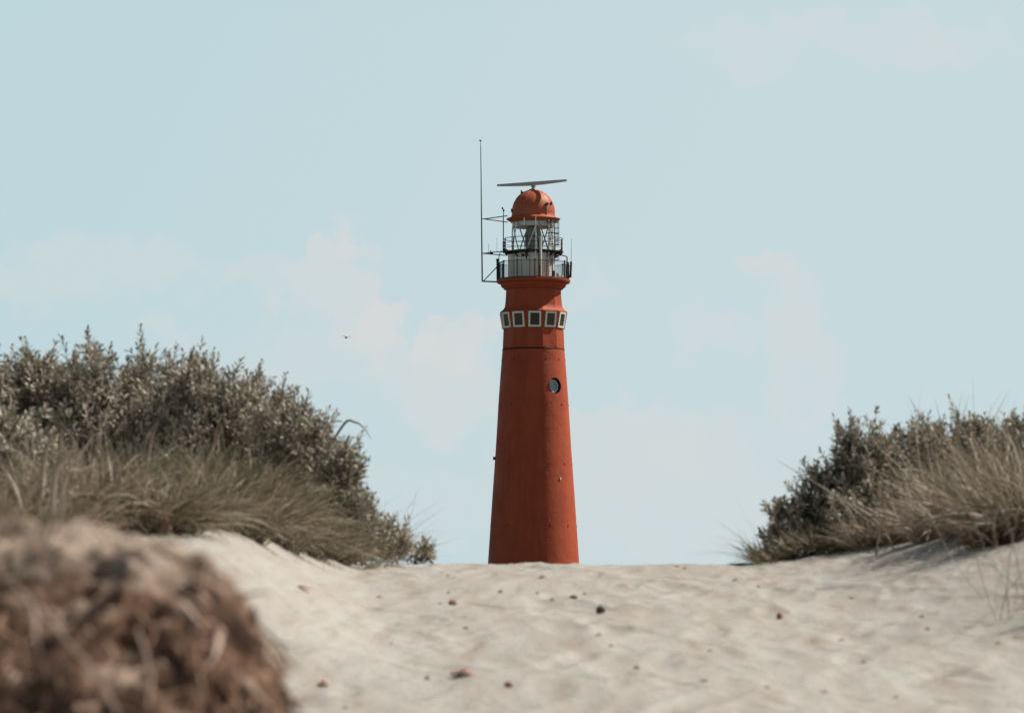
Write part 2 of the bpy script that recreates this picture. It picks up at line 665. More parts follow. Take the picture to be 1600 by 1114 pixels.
# dark joint and drum (twelve sided)
mb = MB()
mb.lathe([(48.7 * K, TZ(548.1)), (49.0 * K, TZ(547.2)), (49.0 * K, TZ(546.4)), (48.3 * K, TZ(545.4))], CT, n=96)
part(mb, 'joint_band', M['rust'], sharp=30)
PO = R(-13)
C12 = 1 / math.cos(R(15)) * 0.985
mb = MB()
mb.lathe([(48.4 * K * C12, TZ(545.3)), (48.5 * K * C12, TZ(544)), (47.3 * K * C12, TZ(514.8))], CT, n=12, off=PO)
part(mb, 'drum_wall', M['red'])
mb = MB()
mb.lathe([(47.3 * K * C12, TZ(514.8)), (47.6 * K * C12, TZ(514.6)), (51.9 * K * C12, TZ(489.4))], CT, n=12, off=PO, cap=(True, False))
part(mb, 'window_band', M['red_top'])
mb = MB()
mb.lathe([(51.2 * K * C12, TZ(489.6)), (52.9 * K * C12, TZ(489.6)), (52.9 * K * C12, TZ(488.3)), (49.6 * K * C12, TZ(486.0)), (46.6 * K * C12, TZ(482.5)), (45.2 * K * C12, TZ(479)),
          (44.4 * K * C12, TZ(473)), (43.6 * K * C12, TZ(462)), (43.0 * K * C12, TZ(451))], CT, n=12, off=PO)
part(mb, 'neck_cladding', M['red_top'])
# windows, leaning outwards at the top
zt, zb = TZ(490.1), TZ(513.9)
for k in range(12):
    a = 2 + 30 * k
    n = Vector((math.sin(R(a)), -math.cos(R(a)), 0))
    u = Vector((math.cos(R(a)), math.sin(R(a)), 0))
    rt = 51.9 * K * .985 * .998
    rb = 47.6 * K * .985
    zt_, zb_ = TZ(489.4), TZ(514.6)

    def wp(h, v, d, tilt=0):
        f = (v - zb_) / (zt_ - zb_)
        base = Vector((AX, DT, v)) + n * (rb + (rt - rb) * f)
        return base + u * h + n * d
    hw = 9.8 * K
    f_ = 2.6 * K

    def slab(mb, h0, h1, v0, v1, d0, d1):
        vs = [wp(h, v, d) for d in (d0, d1) for v in (v0, v1) for h in (h0, h1)]
        mb.add(vs, [(0, 2, 3, 1), (4, 5, 7, 6), (0, 1, 5, 4), (2, 6, 7, 3), (0, 4, 6, 2), (1, 3, 7, 5)])
    mb = MB()
    slab(mb, -hw, hw, zt - f_, zt, -.03, .085)
    slab(mb, -hw, hw, zb, zb + f_, -.03, .085)
    slab(mb, -hw, -hw + f_, zb + f_, zt - f_, -.03, .083)
    slab(mb, hw - f_, hw, zb + f_, zt - f_, -.03, .083)
    wd = part(mb, 'window', M['white'])
    mb = MB()
    slab(mb, -hw + f_ - .01, hw - f_ + .01, zb + f_ - .01, zt - f_ + .01, .006, .02)
    part(mb, 'pane', M['pane'], wd)

# cornice and lower gallery
mb = MB()
mb.lathe([(42.0 * K, TZ(453.5)), (45.4 * K, TZ(452.9)), (46.8 * K, TZ(451.6)), (47.2 * K, TZ(449.8)), (49.2 * K, TZ(449.6)), (50.2 * K, TZ(448.4)), (51.2 * K, TZ(446.2)),
          (52.0 * K, TZ(444.2)), (52.1 * K, TZ(443.4)), (55.6 * K, TZ(443.2)), (56.9 * K, TZ(442.6)), (57.2 * K, TZ(441.6)), (58.0 * K, TZ(440.2)), (58.0 * K, TZ(438.6)), (57.2 * K, TZ(438.2))], CT, n=96)
part(mb, 'cornice', M['red_top'], sharp=30)


def circle(r, y, a0=0, a1=360, n=72):
    return [P(a0 + (a1 - a0) * i / n, r, y) for i in range(n if a1 - a0 == 360 else n + 1)]


rail = MB()
rail.tube(circle(54.8, 411.2), .020, closed=True)
rail.tube(circle(54.8, 437.0), .040, closed=True)
rl = part(rail, 'gallery_railing', M['iron'], smooth=True)
for k in range(12):
    a = 2 + 30 * k
    mb = MB()
    mb.rod(P(a, 54.8, 438.3), P(a, 54.8, 410), .040)
    mb.rod(P(a, 54.8, 438.3), P(a, 54.8, 437.3), .12)
    mb.rod(P(a, 54.8, 411), P(a, 54.8, 409.6), .07)
    part(mb, 'railing_post', M['iron'], rl)
mb = MB()
for k in range(12 * 13):
    if k % 13 == 0:
        continue
    a = 2 + 30 * k / 13
    mb.rod(P(a, 54.8, 437.3), P(a, 54.8, 411.2), .010, n=4)
part(mb, 'balusters', M['iron'], rl)

# lantern house between the galleries
mb = MB()
mb.lathe([(33.6 * K, TZ(438.2)), (33.6 * K, TZ(436)), (33.2 * K, TZ(435.5)), (33.2 * K, TZ(394.4))], CT, n=64)
lh = part(mb, 'lantern_base', M['cream'], sharp=30)
mb = MB()
for a in range(-82, 278, 24):
    mb.rod(P(a, 33.3, 436), P(a, 33.3, 395), .022, n=5)
part(mb, 'panel_joint', M['tan'], lh)
mb = MB()
c = P(-66, 38.5, 419.0)
mb.box(c, (8.0 * K, 7.0 * K, TZ(400.5) - TZ(438.1)), R(-66))
mb.box(Vector((c.x, c.y, TZ(400.2))), (10.5 * K, 9.5 * K, .07), R(-66))
part(mb, 'equipment_cabinet', M['cream'])
mb = MB()
mb.rod(P(-53, 34.5, 438), P(-53, 34.5, 402), .10, n=10)
part(mb, 'drain_pipe', M['white'])
mb = MB()
pv = P(-29, 33, 401.5)
nv = Vector((math.sin(R(-29)), -math.cos(R(-29)), 0))
mb.rod(pv, pv + nv * .12, 2.4 * K, n=20)
part(mb, 'vent', M['iron'])
mb = MB()
mb.tube([P(-7, 40, 393), P(-17, 36, 393.5), P(-21, 34.6, 396), P(-21, 34.6, 401), P(-19, 34.6, 405), P(-18.5, 35.2, 407.5)], .045)
part(mb, 'overflow_pipe', M['iron'], smooth=True)

# upper gallery
mb = MB()
mb.lathe([(33.2 * K, TZ(397.2)), (36 * K, TZ(396.8)), (45.8 * K, TZ(395.2)), (46.4 * K, TZ(395.1)), (46.4 * K, TZ(394.0)), (45.8 * K, TZ(393.8))], CT, n=72)
ug = part(mb, 'upper_gallery', M['iron'], sharp=30)
mb = MB()
mb.lathe([(33.4 * K, TZ(393.7)), (38.0 * K, TZ(393.5)), (38.0 * K, TZ(392.9)), (33.4 * K, TZ(391.9))], CT, n=72)
part(mb, 'kerb', M['tan'], ug, sharp=30)
for k in range(12):
    a = 15 + 30 * k
    mb = MB()
    mb.rod(P(a, 34, 403), P(a, 44.5, 396), .05, n=6)
    mb.rod(P(a, 34, 397.5), P(a, 45, 396.4), .06, n=6)
    part(mb, 'bracket', M['iron'], ug)
rail = MB()
for y, r in ((373.6, .024), (381.0, .016), (388.5, .016)):
    rail.tube(circle(46.0, y), r, closed=True)
ur = part(rail, 'upper_railing', M['iron'], smooth=True)
for k in range(12):
    a = -13 + 30 * k
    mb = MB()
    mb.rod(P(a, 46.0, 394.0), P(a, 46.0, 373), .032, n=6)
    part(mb, 'railing_post', M['iron'], ur)

# glazing with slanting bars
mb = MB()
mb.lathe([(34.0 * K, TZ(391.8)), (34.0 * K, TZ(347.2))], CT, n=48, cap=(False, False))
gl = part(mb, 'lantern_glazing', M['lantern_glass'], smooth=True)
for k in range(6):
    for s in (0, 1):
        a0 = -18 + 60 * k
        a1 = a0 + (30 if s == 0 else -30)
        mb = MB()
        mb.tube([P(a0 + (a1 - a0) * i / 6, 33.4, 391.8 + (347.4 - 391.8) * i / 6) for i in range(7)], .045, n=6)
        part(mb, 'glazing_bar', M['tan'] if s else M['white'], gl, smooth=True)
mb = MB()
mb.lathe([(33.0 * K, TZ(355.5)), (33.2 * K, TZ(347.0))], CT, n=48, cap=(False, False))
part(mb, 'blind', M['curtain'], gl)
# fresnel lens
mb = MB()
lp = [(10.5, 391), (11.5, 388), (12.3, 380), (12.5, 372), (12.0, 366), (10.5, 360), (7.5, 355), (4, 352.5)]
mb.lathe([(r * K, TZ(y)) for r, y in lp], CT, n=32)
ln_ = part(mb, 'lens', M['lens'], smooth=True)
mb = MB()
mb.lathe([(11.5 * K, TZ(395)), (11.5 * K, TZ(391))], CT, n=24)
part(mb, 'lens_stand', M['iron'], ln_)
mb = MB()
for k in range(8):
    mb.tube([P(45 * k + 10, r + .3, y) for r, y in lp], .028, n=5)
part(mb, 'lens_rib', M['tan'], ln_)

# roof
mb = MB()
mb.lathe([(33.0 * K, TZ(348.5)), (35.4 * K, TZ(348.2)), (36.0 * K, TZ(347.2)), (42.0 * K, TZ(343.6)), (42.4 * K, TZ(342.8)), (42.0 * K, TZ(342.0)),
          (38.0 * K, TZ(341.0)), (35.0 * K, TZ(339.0)), (34.2 * K, TZ(337.0)), (34.0 * K, TZ(335.5))], CT, n=96)
part(mb, 'eaves', M['dome'], sharp=25)
mb = MB()
dp = [(34.0, 335.6), (34.1, 333)]
for i in range(1, 15):
    t_ = R(90 * i / 15)
    dp.append((34.1 * math.cos(t_), 333 - 36.4 * math.sin(t_)))
mb.lathe([(r * K, TZ(y)) for r, y in dp], CT, n=96)
dome = part(mb, 'dome', M['dome'], sharp=50)
mb = MB()
for k in range(12):
    mb.tube([P(30 * k + 8, r + .02, y) for r, y in dp[:-1]], .010, n=5)
part(mb, 'seam', M['dome'], dome)
for a, r, y in ((-28, 31.5, 320.5), (57, 32.5, 320), (-78, 33.9, 330), (-60, 21, 301.5)):
    p = P(a, r, y)
    n = Vector((math.sin(R(a)), -math.cos(R(a)), .15)).normalized()
    mb = MB()
    mb.rod(p - n * .1, p + n * .06, .06, .05, n=8)
    mb.rod(p + n * .05 + Vector((0, 0, -.12)), p + n * .05 + Vector((0, 0, .12)), .045, n=8)
    part(mb, 'vent', M['dome'] if a in (-28,) else M['iron'], dome)
# radar
mb = MB()
mb.lathe([(7.5 * K, TZ(297.6)), (6.5 * K, TZ(296.2)), (3.4 * K, TZ(295.2)), (2.4 * K, TZ(293.8)), (3.6 * K, TZ(292.4)), (3.8 * K, TZ(290.3)), (2.5 * K, TZ(289.8))], CT, n=24)
part(mb, 'radar_pedestal', M['galv'], sharp=40)
th = R(-31)                                   # the left end points away from the path
U = Vector((math.cos(th), math.sin(th), 0))
Vn = Vector((-U.y, U.x, 0))
ctr = Vector((AX - 2.3 * K, DT, TZ(286.2)))
mb = MB()
secs = []
L = 63.5 * K
NS = 15
for i in range(NS):
    s_ = -1 + 2 * i / (NS - 1)
    bot = -2.9 * K * (1 - abs(s_) ** 1.5) - 1.3 * K
    top = 1.7 * K
    w_ = (3.2 + 3.0 * (1 - abs(s_) ** 1.5)) * K
    for (a_, z_) in ((-w_ * .5, top * .5), (-w_ * .4, top), (w_ * .4, top), (w_ * .5, top * .5), (w_ * .5, bot * .3), (w_ * .2, bot), (-w_ * .2, bot), (-w_ * .5, bot * .3)):
        secs.append(ctr + U * (s_ * L) + Vn * a_ + Vector((0, 0, z_)))
fs = []
for i in range(NS - 1):
    for k in range(8):
        l = (k + 1) % 8
        fs.append((i * 8 + k, (i + 1) * 8 + k, (i + 1) * 8 + l, i * 8 + l))
fs += [tuple(range(8)), tuple(reversed(range((NS - 1) * 8, NS * 8)))]
mb.add(secs, fs)
part(mb, 'radar_antenna', M['grey'], sharp=40)

# lightning rod with camera box on the dome's right
mb = MB()
mb.rod(P(37, 34.8, 348), P(37, 34.8, 324), .035)
cb = part(mb, 'camera_pole', M['galv'])
mb = MB()
mb.box(P(37, 34.8, 322), (3.6 * K, 3.6 * K, 3.8 * K), R(37))
part(mb, 'camera_box', M['iron'], cb)
# poles on the galleries
mb = MB()
mb.rod(P(13.5, 47.4, 438), P(13.5, 47.4, 374), .085, n=12)
part(mb, 'white_pipe', M['white'], smooth=False)
mb = MB()
mb.rod(P(9.3, 50.5, 438), P(9.3, 50.5, 378), .042, n=8)
part(mb, 'conduit', M['iron'])
mb = MB()
mb.rod(P(4.5, 42.0, 410), P(4.5, 42.0, 343.3), .045, n=8)
part(mb, 'roof_stay', M['white'])
mb = MB()
mb.rod(P(-21, 40.5, 356), P(-21, 40.5, 344.3), .04, n=8)
part(mb, 'roof_stay', M['white'])

# caged ladder on the right
LA = 47
mb = MB()
for da in (-6.5, 6.5):
    mb.rod(P(LA + da, 37.0, 438), P(LA + da, 37.0, 346.5), .05, n=6)
lad = part(mb, 'ladder', M['white'])
mb = MB()
for i in range(34):
    y = 436 - i * 2.65
    mb.rod(P(LA - 6.5, 37.0, y), P(LA + 6.5, 37.0, y), .018, n=5)
part(mb, 'rung', M['iron'], lad)
cu = Vector((math.cos(R(LA)), math.sin(R(LA)), 0))
cn = Vector((math.sin(R(LA)), -math.cos(R(LA)), 0))
for y in (350.5, 359.5, 368, 377, 385.5, 402, 410):
    c0 = P(LA, 37, y)
    mb = MB()
    mb.tube([c0 + cu * (9.0 * K * math.cos(R(q))) + cn * (15 * K * math.sin(R(q))) for q in range(0, 181, 15)], .03 if y in (350.5, 368, 385.5, 402) else .018, n=5)
    part(mb, 'cage_hoop', M['iron'], lad)
mb = MB()
for q in (20, 60, 90, 120, 160):
    o_ = cu * (9.0 * K * math.cos(R(q))) + cn * (15 * K * math.sin(R(q)))
    mb.rod(P(LA, 37, 350.5) + o_, P(LA, 37, 385.5) + o_, .018, n=5)
    mb.rod(P(LA, 37, 400) + o_, P(LA, 37, 410) + o_, .018, n=5)
part(mb, 'cage_strap', M['iron'], lad)
mb = MB()
mb.box(P(40, 48, 433), (4 * K, 3 * K, TZ(424) - TZ(437)), R(40))
part(mb, 'switch_box', M['iron'])
for a, r, w_, h_ in ((57, 46, 5.5, 8.5), (76, 45, 5.5, 7.0)):
    mb = MB()
    mb.box(P(a, r, 437.8 - h_ / 2), (w_ * K, 4.5 * K, h_ * K), R(a))
    mb.rod(P(a, r + 2.2, 437.8 - h_ / 2), P(a, r + 2.9, 437.8 - h_ / 2), h_ * .33 * K, n=16)
    part(mb, 'ventilation_unit', M['cream'])
# lamp arm and whip aerial on the right
mb = MB()
mb.tube([P(88, 43, 398), P(88, 46.5, 399.5), P(88, 50, 400.2), P(88, 52.2, 401.5), P(88, 52.8, 404), P(88, 52.8, 412)], .05)
part(mb, 'lamp_arm', M['galv'], smooth=True)
mb = MB()
mb.rod(P(90, 58.0, 434), P(90, 59.2, 409), .075, n=8)
mb.rod(P(90, 54.5, 430), P(90, 58.2, 433), .03, n=6)
mb.rod(P(90, 54.5, 416), P(90, 58.8, 417), .03, n=6)
wa = part(mb, 'aerial_mount', M['iron'])
mb = MB()
mb.rod(P(90, 59.2, 409), P(90, 59.6, 373.5), .022, .012, n=6)
part(mb, 'whip_aerial', M['galv'], wa)
mb = MB()
mb.tube([P(72, 55, 420), P(84, 55.5, 428), P(98, 55.5, 437)], .05)
mb.rod(P(72, 54.8, 438), P(72, 54.8, 417), .07)
mb.rod(P(96, 54.8, 438), P(96, 54.8, 412), .09)
part(mb, 'railing_gate', M['iron'])
mb = MB()
for k in range(9):
    mb.rod(P(10, 49.5, 437 - k * 2), P(10, 52.3, 436 - k * 2), .05, n=6)
part(mb, 'bell_insulator', M['iron'])

# masts and aerials on the left
def Q(px, py, dy=0.0):
    """point beside the tower, level with its axis"""
    return Vector(((px - 800) * K, DT + dy, TZ(py)))


mb = MB()
mb.rod(Q(753.3, 440), Q(752.6, 380), .052, .048)
mb.rod(Q(752.6, 380), Q(751.6, 300), .048, .036)
mb.rod(Q(751.6, 300), Q(750.8, 229), .036, .026)
mb.rod(Q(750.8, 229), Q(750.5, 221), .020, .016)
mst = part(mb, 'aerial_mast', M['iron'])
mb = MB()
mb.rod(Q(748.2, 219.8), Q(752.2, 219.8), .035)
mb.rod(Q(750.3, 220), Q(750.3, 222), .05, .02)
part(mb, 'mast_head', M['iron'], mst)
mb = MB()
mb.rod(Q(753, 439.6), Q(777.5, 440.6), .05)
mb.rod(Q(755.5, 439.2), Q(778, 415.5), .035)
part(mb, 'mast_bracket', M['iron'], mst)
mb = MB()
mb.rod(Q(756.5, 342.4), Q(792.5, 339.6, -.9), .036)
mb.rod(Q(756.5, 342.4), Q(793.0, 345.2, .9), .036)
mb.rod(Q(752.2, 342.4), Q(760, 342.4), .03)
part(mb, 'roof_bracket', M['iron'], mst)
mb = MB()
mb.rod(Q(753, 396.2), Q(789, 394.2, -.8), .034)
mb.rod(Q(755, 396.2), Q(789, 397.4, .8), .034)
mb.rod(Q(765, 396), Q(770, 395), .09)
part(mb, 'gallery_bracket', M['iron'], mst)
for (x, y0, y1, r_) in ((763.5, 396, 381, .012), (766.4, 396, 391.5, .03), (776.2, 395, 371, .010)):
    mb = MB()
    mb.rod(Q(x, y0), Q(x, y1), r_, n=5)
    part(mb, 'whip_aerial', M['iron'], mst)
mb = MB()
mb.rod(Q(786.4, 396), Q(786.4, 340), .036)
mb.rod(Q(786.4, 340), Q(786.8, 330), .026)
vn = part(mb, 'wind_vane_pole', M['iron'])
mb = MB()
mb.rod(Q(785.0, 325.8), Q(788.2, 329.4), .035)
mb.rod(Q(786.8, 331), Q(786.8, 328), .05)
mb.box(Q(785.0, 325.8), (.10, .03, .16))
part(mb, 'wind_vane', M['iron'], vn)
mb = MB()
mb.rod(Q(777.2, 438), Q(777.0, 407), .07)
mb.rod(Q(777.0, 408), Q(777.0, 404.5), .09)
mb.tube([Q(779.5, 411, -.2), Q(779.5, 402, -.2), Q(781, 396.5, -.2), Q(784, 394, -.2), Q(789, 393.6, -.2)], .03)
mb.rod(Q(777.0, 412), Q(788, 409), .025)
part(mb, 'sensor_post', M['iron'])
for k in range(3):
    mb = MB()
    y = 378 + k * 5
    mb.rod(Q(787.2, y), Q(787.2, y + 3.4), .095, n=10)
    part(mb, 'signal_lamp', M['iron'], ur)
mb = MB()
mb.rod(P(-84, 40, 399), P(-84, 45, 391), .16, n=10)
mb.rod(P(82, 40, 399), P(82, 45, 392), .16, n=10)
part(mb, 'floodlight', M['iron'])

# ------------------------------------------------------------------ gull
m, t, b = principled('gull_feathers', (0.5, 0.5, 0.48), 0.7)
t.links.new(mix(t, ramp(t, noise(t, 3.0, 3), .4, .7), (0.16, 0.16, 0.17), (0.42, 0.42, 0.42)), b.inputs['Base Color'])
bd = 260.0
bp = sight(541, 527.5) * bd
bk = bd / FPX
mb = MB()
NS = 11
vs, fs = [], []
hdg = Vector((.45, -.85, .05)).normalized()
side = Vector((.88, .46, -.02)).normalized()
upv = side.cross(hdg)
upv = upv if upv.z > 0 else -upv
# body: one continuous spindle with head and tail
br = [.006, .03, .055, .075, .085, .08, .06, .045, .05, .035, .008]
bx_ = [-.28, -.24, -.16, -.08, 0, .07, .13, .17, .21, .25, .30]
for s_, rr in zip(bx_, br):
    for k in range(8):
        a = 2 * math.pi * k / 8
        vs.append(hdg * s_ + (side * math.cos(a) + upv * math.sin(a)) * rr)
for i in range(len(br) - 1):
    for k in range(8):
        fs.append((i * 8 + k, i * 8 + (k + 1) % 8, (i + 1) * 8 + (k + 1) % 8, (i + 1) * 8 + k))
for sg in (-1, 1):
    n0 = len(vs)
    for j, (s_, ch, up_, sw) in enumerate(((.05, .15, .04, 0), (.2, .15, .12, .02), (.33, .12, .13, .01), (.47, .07, .08, -.07), (.56, .012, .03, -.14))):
        for (c_, t_) in ((ch * .5, .006), (-ch * .5, .0), (ch * .5, -.008)):
            vs.append(side * (sg * s_) + hdg * (c_ + sw) + upv * (up_ + t_))
    for j in range(4):
        for k in range(3):
            l = (k + 1) % 3
            fs.append((n0 + j * 3 + k, n0 + j * 3 + l, n0 + (j + 1) * 3 + l, n0 + (j + 1) * 3 + k))
vs = [bp + v * .9 for v in vs]
mb.add(vs, fs)
gu = mb.build('gull', m, None, tuple(bp), smooth=True)
tag(gu, 'distant gull gliding with spread wings before the pale cloud', 'bird')

# ------------------------------------------------------------------ vegetation
def leaf_mat(name, cols, under, rough=0.42, trans=0.25):
    """cols: colours picked by the 'tone' number each leaf or blade carries"""
    m, t, b = principled(name, cols[0], rough, 0, 0.45)
    at = nd(t, 'ShaderNodeAttribute', attribute_name='tone')
    cr = nd(t, 'ShaderNodeValToRGB')
    e = cr.color_ramp.elements
    e[0].color = (*cols[0], 1)
    e[1].color = (*cols[-1], 1)
    e[0].position = 0
    e[1].position = 1
    for i in range(1, len(cols) - 1):
        q = e.new(i / (len(cols) - 1))
        q.color = (*cols[i], 1)
    t.links.new(at.outputs['Fac'], cr.inputs[0])
    c = cr.outputs[0]
    if under:
        bf = nd(t, 'ShaderNodeNewGeometry').outputs['Backfacing']
        c = mix(t, mth(t, 'MULTIPLY', bf, .75), c, under)
    t.links.new(c, b.inputs['Base Color'])
    if trans:
        tl = nd(t, 'ShaderNodeBsdfTranslucent')
        t.links.new(c, tl.inputs[0])
        mx = nd(t, 'ShaderNodeMixShader')
        mx.inputs[0].default_value = trans
        out = [n for n in t.nodes if n.type == 'OUTPUT_MATERIAL'][0]
        t.links.new(b.outputs[0], mx.inputs[1])
        t.links.new(tl.outputs[0], mx.inputs[2])
        t.links.new(mx.outputs[0], out.inputs[0])
    return m


M['leaf'] = leaf_mat('buckthorn_leaf', [(.085, .088, .045), (.185, .180, .108), (.36, .33, .25), (.60, .53, .45)], (.52, .46, .39), .55, .18)
M['twig'] = painted('twig_bark', (0.075, 0.050, 0.038), (0.04, 0.028, 0.022), 0.8)
M['blade'] = leaf_mat('marram_blade', [(.105, .100, .048), (.20, .168, .108), (.37, .295, .225), (.56, .46, .38)], None, .5, .25)
M['dry'] = leaf_mat('dry_root_fibre', [(.080, .043, .028), (.24, .130, .080), (.42, .255, .168), (.58, .45, .36)], None, .7, .1)


def unit(a):
    return a / np.maximum(np.linalg.norm(a, axis=-1, keepdims=True), 1e-9)


def shoots_to_leaves(A, D, Lh, g, spacing=.0105, llen=(.040, .066), bare=.03):
    """leaves in a spiral along straight shoots: start A, unit direction D, length Lh -> quads"""
    Vs, T = [], []
    n = np.maximum((Lh / spacing).astype(int), 4)
    si = np.repeat(np.arange(len(A)), n)
    st = np.concatenate([np.arange(k) / k for k in n])
    tt = bare + (1 - bare) * st
    a, d, l = A[si], D[si], Lh[si]
    ref = np.where(np.abs(d[:, 2:3]) < .9, np.array([[0, 0, 1.]]), np.array([[1., 0, 0]]))
    u = unit(np.cross(d, ref))
    v = np.cross(d, u)
    ph = np.arange(len(si)) * 2.39996 + g.uniform(0, .9, len(si))
    rad = u * np.cos(ph)[:, None] + v * np.sin(ph)[:, None]
    op = R(60) - R(32) * tt ** 2 + g.normal(0, .22, len(si))
    ld = d * np.cos(op)[:, None] + rad * np.sin(op)[:, None]
    ln = g.uniform(*llen, len(si)) * (1 - .45 * tt ** 3)
    wd = g.uniform(.0058, .0092, len(si))
    p = a + d * (l * tt)[:, None]
    sd = unit(np.cross(ld, rad) + g.normal(0, .35, ld.shape))
    mid = p + ld * (ln * .5)[:, None] + np.array([0, 0, .002])
    tip = p + ld * ln[:, None]
    Q4 = np.stack([p, mid + sd * wd[:, None], tip, mid - sd * wd[:, None]], 1)
    tone = np.clip(g.normal(.40, .24, len(si)) + np.repeat(g.normal(0, .12, len(A)), n), 0, 1)
    return Q4.reshape(-1, 3), np.repeat(tone, 4)


def tubes(A, B, r0, r1):
    """three-sided tapering sticks from A to B"""
    d = unit(B - A)
    ref = np.where(np.abs(d[:, 2:3]) < .9, np.array([[0, 0, 1.]]), np.array([[1., 0, 0]]))
    u = unit(np.cross(d, ref))
    v = np.cross(d, u)
    ring = []
    for c, r in ((A, r0), (B, r1)):
        for k in range(3):
            an = 2 * math.pi * k / 3
            ring.append(c + (u * math.cos(an) + v * math.sin(an)) * (r[:, None] if hasattr(r, '__len__') else r))
    V = np.stack(ring, 1).reshape(-1, 3)
    n = len(A)
    b0 = np.arange(n)[:, None] * 6
    F = np.concatenate([b0 + np.array([[k, (k + 1) % 3, 3 + (k + 1) % 3, 3 + k]]) for k in range(3)], 0)
    return V, F


def shrub(px, hw_px, top_px, d, label, n=210, lean=0.0, seed=0, deep=1.0, group='sea buckthorn shrubs on the dunes', lobes=3, base_drop=0.0, spike=1.0):
    """a thorny shrub: many woody branches from one foot, each ending in upright leafy shoots"""
    g = np.random.default_rng(100 + seed)
    k = d / FPX
    bx, by = (px - 800) * k - lean, d
    bz = gz(bx, by) - .02
    top = (890 - top_px) * k
    H = top - bz
    wx, wy = hw_px * k, hw_px * k * deep
    root = empty('sea_buckthorn', (bx, by, bz), label, 'shrub', group)
    O = np.array([bx, by, bz])
    # lobed crown: the outline bulges where the main limbs end
    lob = []
    for i in range(lobes + 3):
        a = g.uniform(0, 6.28)
        lob.append((a, g.uniform(.25, 1.0), g.uniform(.82, 1.08)))
    az = g.uniform(0, 2 * math.pi, n)
    ce = g.uniform(-.12, 1.0, n)
    ce = np.sign(ce) * np.abs(ce) ** .8
    se = np.sqrt(1 - ce * ce)
    rr = g.uniform(0, 1, n) ** .30
    rr = .42 + .58 * rr
    mod = np.ones(n) * .86
    for (a, c0, am) in lob:
        dd = (np.cos(az - a) * se * math.sqrt(1 - c0 * c0) + ce * c0)
        mod = np.maximum(mod, am * np.exp(-np.maximum(0, 1 - dd) * 5))
    mod *= np.where(g.random(n) < .35, .80, 1.0)
    rr = rr * mod
    dirv = np.stack([np.cos(az) * se, np.sin(az) * se, ce], 1)
    sl_ = np.clip(.25 * H / 1.0, .10, .21) * spike
    Lh = g.uniform(.6, 1.45, n) * sl_
    Lh[g.random(n) < .05] *= 1.3
    tip = O + np.stack([lean + dirv[:, 0] * wx * rr, dirv[:, 1] * wy * rr, dirv[:, 2] * (H - sl_ * .15) * rr + .03], 1)
    tip[:, 0] += -lean * (1 - dirv[:, 2]) * .4
    D = unit(dirv * np.array([.75, .75, .35]) + np.array([0, 0, .75]) + g.normal(0, .22, (n, 3)))
    A = tip
    E = A + D * Lh[:, None]
    gr = np.array([gz(p[0], p[1]) for p in A])
    keep = A[:, 2] > gr + .01
    A, D, Lh, E = A[keep], D[keep], Lh[keep], E[keep]
    n = len(A)
    # side twigs
    SA, SD, SL = [A], [D], [Lh]
    for j in range(4):
        f = g.uniform(.0, .50, n)
        sd = unit(D * .75 + unit(g.normal(0, 1, (n, 3))) * .75 + np.array([0, 0, .18]))
        SA.append(A + D * (Lh * f)[:, None])
        SD.append(sd)
        SL.append(Lh * g.uniform(.30, .62, n) * (1 - .5 * f))
    SA, SD, SL = np.concatenate(SA), np.concatenate(SD), np.concatenate(SL)
    LV, LT = shoots_to_leaves(SA, SD, SL, g)
    F = np.arange(len(LV)).reshape(-1, 4)
    link_mesh('foliage', LV, F, M['leaf'], root, tuple(O), attr=LT)
    # wood: foot -> fork -> shoot
    nf = 9
    fk = O + np.stack([lean * .4 + g.normal(0, wx * .28, nf), g.normal(0, wy * .28, nf), g.uniform(.25, .5, nf) * H], 1)
    own = np.argmin(((A[:, None, :] - fk[None]) ** 2).sum(-1), 1)
    mid = (fk[own] + A) / 2 + g.normal(0, .02, (n, 3))
    T = [tubes(np.repeat(O[None], nf, 0) + g.normal(0, .02, (nf, 3)) * [1, 1, 0], fk, min(.016, .018 * H), min(.010, .012 * H)),
         tubes(fk[own], mid, .0060, .0045), tubes(mid, A, .0045, .0030), tubes(SA, SA + SD * SL[:, None] * .96, .0026, .0011)]
    V, Fq, o_ = [], [], 0
    for v, f in T:
        V.append(v)
        Fq.append(f + o_)
        o_ += len(v)
    link_mesh('branch', np.concatenate(V), np.concatenate(Fq), M['twig'], root, tuple(O))
    return root


